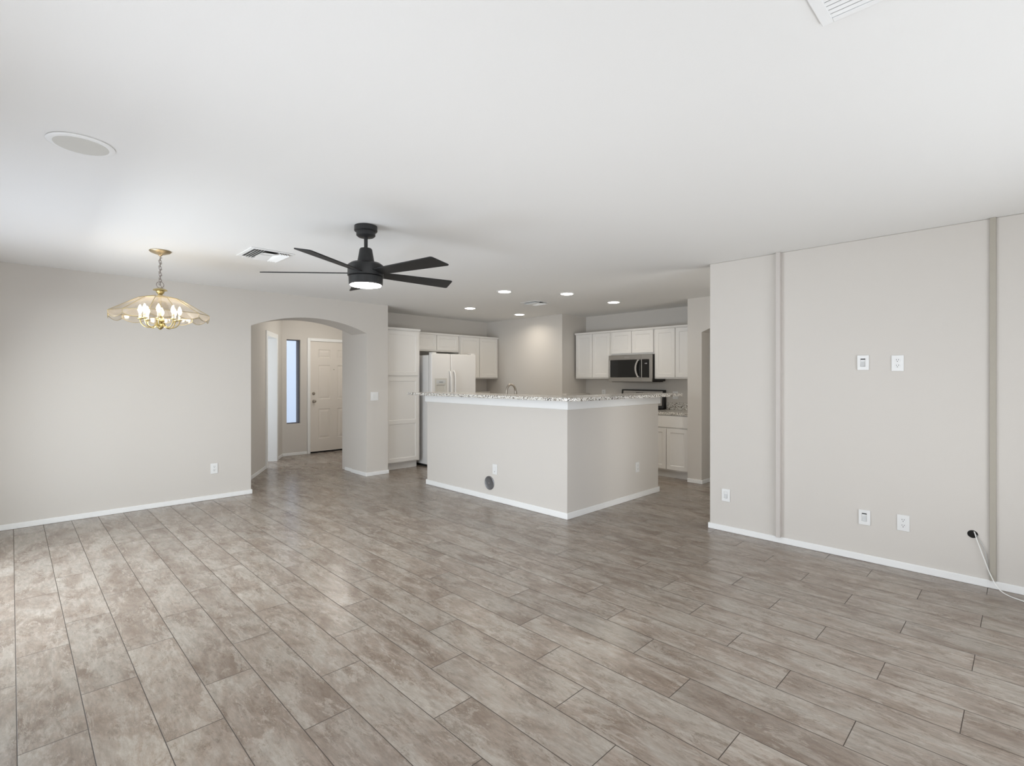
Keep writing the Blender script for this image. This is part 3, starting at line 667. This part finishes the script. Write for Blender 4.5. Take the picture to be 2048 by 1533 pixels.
# ------------------------------------------------------------------ recessed lights
RL = [((4.27, 4.464), 'nearer the fan of the two left recessed lights over the bar'), ((4.92, 5.895), 'recessed light in front of the refrigerator'),
      ((5.985, 5.899), 'recessed light deepest in the kitchen corner by the boxed wall'), ((4.939, 4.036), 'recessed light straight over the bar corner'),
      ((5.952, 4.032), 'recessed light before the microwave, last towards the right wall')]
RLL = ['round recessed ceiling light left of the kitchen ceiling vent', 'round recessed ceiling light above the refrigerator front',
       'round recessed ceiling light behind the kitchen ceiling vent', 'round recessed ceiling light right of the kitchen ceiling vent', 'round recessed ceiling light in front of the microwave cabinets']
first = None
for ((x, y), _), lb in zip(RL, RLL):
    if first is None:
        first = thing('recessed_light', lb, 'ceiling light', (x, y, H), 0, 'recessed kitchen ceiling lights')
        MB().lathe([(0.074, -0.0012), (0.097, -0.0012), (0.096, -0.005), (0.078, -0.008), (0.074, -0.006)][::-1], 48).build('trim_ring', 'trim', first, smooth=True)
        MB().lathe([(0.0765, -0.0075), (0.070, -0.0095), (0.03, -0.0105)], 40).build('lens', 'lens', first, smooth=True)
    else:
        c_ = copy_tree(first); c_.location = (x, y, H); c_['label'] = lb
    l = bpy.data.lights.new('recessed_lamp', 'AREA'); l.shape = 'DISK'; l.size = 0.13; l.energy = 3.3; l.color = (1.0, 0.91, 0.78); l.spread = math.radians(150)
    lo = bpy.data.objects.new('recessed_lamp', l); C.objects.link(lo); lo.location = (x, y, H - 0.014)

# unseen entry ceiling light, added to brighten the door and entry walls
en = thing('added_entry_light', 'small round flush ceiling light, added unseen inside the entry', 'ceiling light', (3.95, 8.10, H))
MB().lathe([(0.13, -0.001), (0.14, -0.004), (0.14, -0.020), (0.12, -0.022)], 40).build('base_ring', 'trim', en, smooth=True)
MB().lathe([(0.125, -0.022), (0.10, -0.050), (0.06, -0.068), (0.01, -0.074)], 40).build('glass_bowl', 'lens', en, smooth=True)
l = bpy.data.lights.new('added_entry_lamp', 'POINT'); l.energy = 12.5; l.color = (1.0, 0.97, 0.92); l.shadow_soft_size = 0.10
lo = bpy.data.objects.new('added_entry_lamp', l); C.objects.link(lo); lo.location = (3.95, 8.10, 2.24)

# ------------------------------------------------------------------ ceiling speaker and vents
sp_ = thing('ceiling_speaker', 'round white in-ceiling speaker with grille', 'speaker', (0.226, 2.996, H))
MB().lathe([(0.098, -0.001), (0.120, -0.001), (0.122, -0.005), (0.116, -0.008), (0.102, -0.0085)], 72).build('bezel', 'trim', sp_, smooth=True)
MB().lathe([(0.1005, -0.006), (0.098, -0.0095), (0.05, -0.011), (0.01, -0.0112)], 64).build('grille', 'speaker', sp_, smooth=True)

def register(name, label, cx, cy, sx, sy, group):
    r = thing(name, label, 'air vent', (cx, cy, H), 0, group)
    b = 0.032; m = MB()
    m.box(-sx / 2, -sy / 2, -0.006, sx / 2, -sy / 2 + b, -0.001).box(-sx / 2, sy / 2 - b, -0.006, sx / 2, sy / 2, -0.001)
    m.box(-sx / 2, -sy / 2 + b, -0.006, -sx / 2 + b, sy / 2 - b, -0.001).box(sx / 2 - b, -sy / 2 + b, -0.006, sx / 2, sy / 2 - b, -0.001)
    m.build('frame', 'trim', r, bevel=0.002)
    ix, iy = sx / 2 - b, sy / 2 - b
    MB().box(-ix, -iy, -0.002, ix, iy, -0.0008).build('duct_shade_plate', 'ductgrey', r)  # flat plate coloured like the shaded duct behind the louvers
    def slat(cx_, cy_, ln, axis, tilt, wd=0.022):
        m = MB(); s_, c_ = math.sin(tilt) * wd / 2, math.cos(tilt) * wd / 2
        q_ = [(-c_, -0.013 - s_), (c_, -0.013 + s_), (c_, -0.0145 + s_), (-c_, -0.0145 - s_)]
        if axis == 'y': m.prism([(cx_ + a_, b_) for a_, b_ in q_], cy_ - ln / 2, cy_ + ln / 2, 'xz')
        else: m.prism([(cy_ + a_, b_) for a_, b_ in q_], cx_ - ln / 2, cx_ + ln / 2, 'yz')
        m.build('louver', 'trim', r)
    z3 = 2 * ix * 0.30
    for k in range(4): slat(-ix + 0.012 + k * z3 / 4, 0, 2 * iy, 'y', 0.75, 0.026)
    for k in range(4): slat(ix - 0.012 - k * z3 / 4, 0, 2 * iy, 'y', -0.75, 0.026)
    for k in range(2): slat(0, -iy / 2 + k * iy, 2 * ix * 0.40, 'x', -0.12 if k else 0.12, 0.150)
    return r
register('ceiling_vent', 'square white louvered ceiling vent near the chandelier', 1.545, 4.565, 0.345, 0.385, 'white ceiling air vents')
register('ceiling_vent', 'square white louvered ceiling vent among the kitchen recessed lights', 5.215, 4.825, 0.30, 0.30, 'white ceiling air vents')
RG = thing('return_grille', 'white return air grille at the ceiling edge above the viewer', 'air vent', (1.47, 0.18, H))
m = MB(); a_, b_ = 0.25, 0.25
m.box(-a_, -b_, -0.010, a_, -b_ + 0.03, -0.001).box(-a_, b_ - 0.03, -0.010, a_, b_, -0.001).box(-a_, -b_ + 0.03, -0.010, -a_ + 0.02, b_ - 0.03, -0.001).box(a_ - 0.02, -b_ + 0.03, -0.010, a_, b_ - 0.03, -0.001)
m.build('frame', 'trim', RG, bevel=0.002)
MB().box(-a_ + 0.02, -b_ + 0.03, -0.003, a_ - 0.02, b_ - 0.03, -0.001).build('duct_shade_plate', 'ductgrey', RG)  # flat plate, duct shade given by its grey
for k in range(22):
    x_ = a_ - 0.030 - k * 0.0208
    MB().prism([(x_ - 0.0068, -0.0055), (x_ + 0.0068, -0.0085), (x_ + 0.0068, -0.0075), (x_ - 0.0068, -0.0045)], -b_ + 0.03, b_ - 0.03, 'xz').build('louver', 'trim', RG)

# ------------------------------------------------------------------ wall plates
def plate(name, label, cat, loc, rz, w=0.074, h=0.116, group=None):
    r = thing(name, label, cat, loc, rz, group)
    return r
def outlet(label, loc, rz, group='white wall outlets', w=0.074, h=0.116, decor=False, round_=True):
    r = plate('wall_outlet', label, 'outlet', loc, rz, group=group)
    MB().box(-w / 2, -0.006, -h / 2, w / 2, -0.0005, h / 2).build('cover_plate', 'plastic', r, bevel=0.0025)
    for dz_ in (-0.020, 0.020):
        s_ = MB().lathe([(0.0165, -0.0062), (0.0160, -0.0085)], 28, (0, 0, dz_), 'y').build('socket', 'plastic', r, smooth=True)
        MB().box(-0.0075, -0.0092, dz_ + 0.001, -0.0050, -0.0086, dz_ + 0.009).box(0.0050, -0.0092, dz_ + 0.001, 0.0075, -0.0086, dz_ + 0.009).lathe([(0.0028, -0.0086), (0.0028, -0.0092)], 10, (0, 0, dz_ - 0.007), 'y').build('socket_slots', 'dark', s_)
    return r
def recess_plate(label, loc, rz, slot=True, w=0.074, h=0.112):
    r = plate('cable_pass_plate', label, 'wall plate', loc, rz, group='recessed white cable plates')
    MB().panel(w, h, 0.010, [(0.017, w - 0.020, 0.024, h - 0.022)], [(0.002, 0.0), (0.0015, 0.007)], x0=-w / 2, z0=-h / 2, y0=-0.0105).build('cover_plate', 'plastic', r, bevel=0.0015)
    MB().prism([(-0.0035, h / 2 - 0.046), (-0.0035, -h / 2 + 0.030), (-0.0095, -h / 2 + 0.030)], -0.014, 0.010, 'yz').build('cable_scoop', 'plasticg', r)
    if slot: MB().box(-0.018, -0.0045, h / 2 - 0.033, 0.014, -0.0036, h / 2 - 0.026).build('slot', 'dark', r)
    return r
XP = XR
recess_plate('recessed cable plate with dark slot, high on the wall left of the outlet', (XP, 0.878, 1.502), RX)
outlet('white duplex outlet high on the right wall', (XP, 0.668, 1.494), RX)
recess_plate('recessed cable plate low on the wall, beside the low outlet', (XP, 0.869, 0.331), RX)
outlet('white duplex outlet low on the right wall near the cable hole', (XP, 0.635, 0.335), RX)
recess_plate('recessed cable plate low on the wall between wall end and pale batten', (XP, 1.916, 0.327), RX, slot=False)
outlet('white duplex outlet low on the long wall left of the arch', (1.655, YW, 0.351), 0)
b_ = plate('blank_wall_plate', 'narrow white plate above the grey round cover on the half wall', 'wall plate', (BX, 4.208, 0.359), RX)
MB().box(-0.038, -0.006, -0.058, 0.038, -0.0005, 0.058).build('cover_plate', 'plastic', b_, bevel=0.0025)
MB().box(-0.017, -0.0085, -0.034, 0.017, -0.006, 0.034).build('insert', 'plastic', b_, bevel=0.001)
MB().lathe([(0.004, -0.0085), (0.004, -0.0095)], 12, (0.002, 0, -0.026), 'y').build('screw', 'disc', b_)
outlet('white outlet on the short side of the half wall', (5.150, BY, 0.357), 0)
outlet('white outlet on the kitchen wall left of the range panel', (XK, 4.99, 1.135), RX)
outlet('white outlet on the kitchen wall right of the range panel', (XK, 3.70, 1.128), RX, w=0.085)
s2 = plate('light_switch', 'white two-gang rocker light switch on the wall right of the arch', 'light switch', (3.688, YW, 1.125), 0)
MB().box(-0.060, -0.006, -0.060, 0.060, -0.0005, 0.060).build('cover_plate', 'plastic', s2, bevel=0.0025)
for dx in (-0.023, 0.023): MB().prism([(-0.006, -0.033), (-0.0105, 0.033), (-0.006, 0.033)], dx - 0.0165, dx + 0.0165, 'yz').build('rocker', 'plastic', s2)
ds = thing('round_wall_cover', 'grey round metal cover low on the half wall', 'wall cover', (BX, 4.300, 0.193), RX)
MB().lathe([(0.078, -0.0005), (0.078, -0.006), (0.072, -0.009), (0.070, -0.0075), (0.020, -0.009)], 56, (0, 0, 0), 'y').build('disc', 'disc', ds, smooth=True)
MB().lathe([(0.006, -0.0092), (0.005, -0.012)], 16, (0, 0, 0), 'y').build('center_screw', 'steelhandle', ds, smooth=True)

# ------------------------------------------------------------------ cable hole and cables
hm = MB().lathe([(0.033, -0.0004), (0.033, -0.0016)], 40, (0, 0, 0), 'y').build('cable_hole', 'shade'); hm.scale = (0.82, 1, 0.78)  # flat disc, the hole's inner shade painted by its dark colour
hm.location = (XR, 0.262, 0.336); hm.rotation_euler = (0, 0, RX); tag(hm, 'dark round cable hole low in the right wall', 'hole')
def smooth_path(P, n=10):
    P = [Vector(p) for p in P]; out = []
    for i in range(len(P) - 1):
        p0, p1, p2, p3 = P[max(i - 1, 0)], P[i], P[i + 1], P[min(i + 2, len(P) - 1)]
        for k in range(n):
            t = k / n; out.append(0.5 * ((2 * p1) + (p2 - p0) * t + (2 * p0 - 5 * p1 + 4 * p2 - p3) * t * t + (3 * p1 - p0 - 3 * p2 + p3) * t ** 3))
    return out + [P[-1]]
tag(MB().tube(smooth_path([(XR - 0.001, 0.255, 0.353), (XR - 0.012, 0.250, 0.345), (XR - 0.018, 0.238, 0.300), (XR - 0.022, 0.205, 0.190), (XR - 0.030, 0.172, 0.090), (XR - 0.060, 0.135, 0.025), (XR - 0.095, 0.090, 0.004), (XR - 0.150, 0.010, 0.004), (XR - 0.22, -0.12, 0.004), (XR - 0.25, -0.40, 0.004)]), 0.0032, 8).build('cable', 'cable', smooth=True),
    'white cable hanging from the wall hole onto the floor', 'cable')
tag(MB().tube(smooth_path([(XR - 0.002, 0.243, 0.335), (XR - 0.008, 0.225, 0.300), (XR - 0.010, 0.205, 0.255), (XR - 0.008, 0.190, 0.180), (XR - 0.008, 0.183, 0.110), (XR - 0.016, 0.176, 0.057)]), 0.0022, 6).build('cable', 'strandg', smooth=True),
    'thin grey strand tucked against the darker batten', 'cable')  # thin grey tube from the hole to the batten foot

# exterior ground and a pale wall outside the entry
struct(MB().box(2.6, 9.5, -0.10, 8.1, 13.2, -0.02).build('ground_outside', 'ext'))
struct(MB().box(2.6, 12.6, -0.02, 8.1, 12.8, 3.4).build('wall_outside', 'ext'))
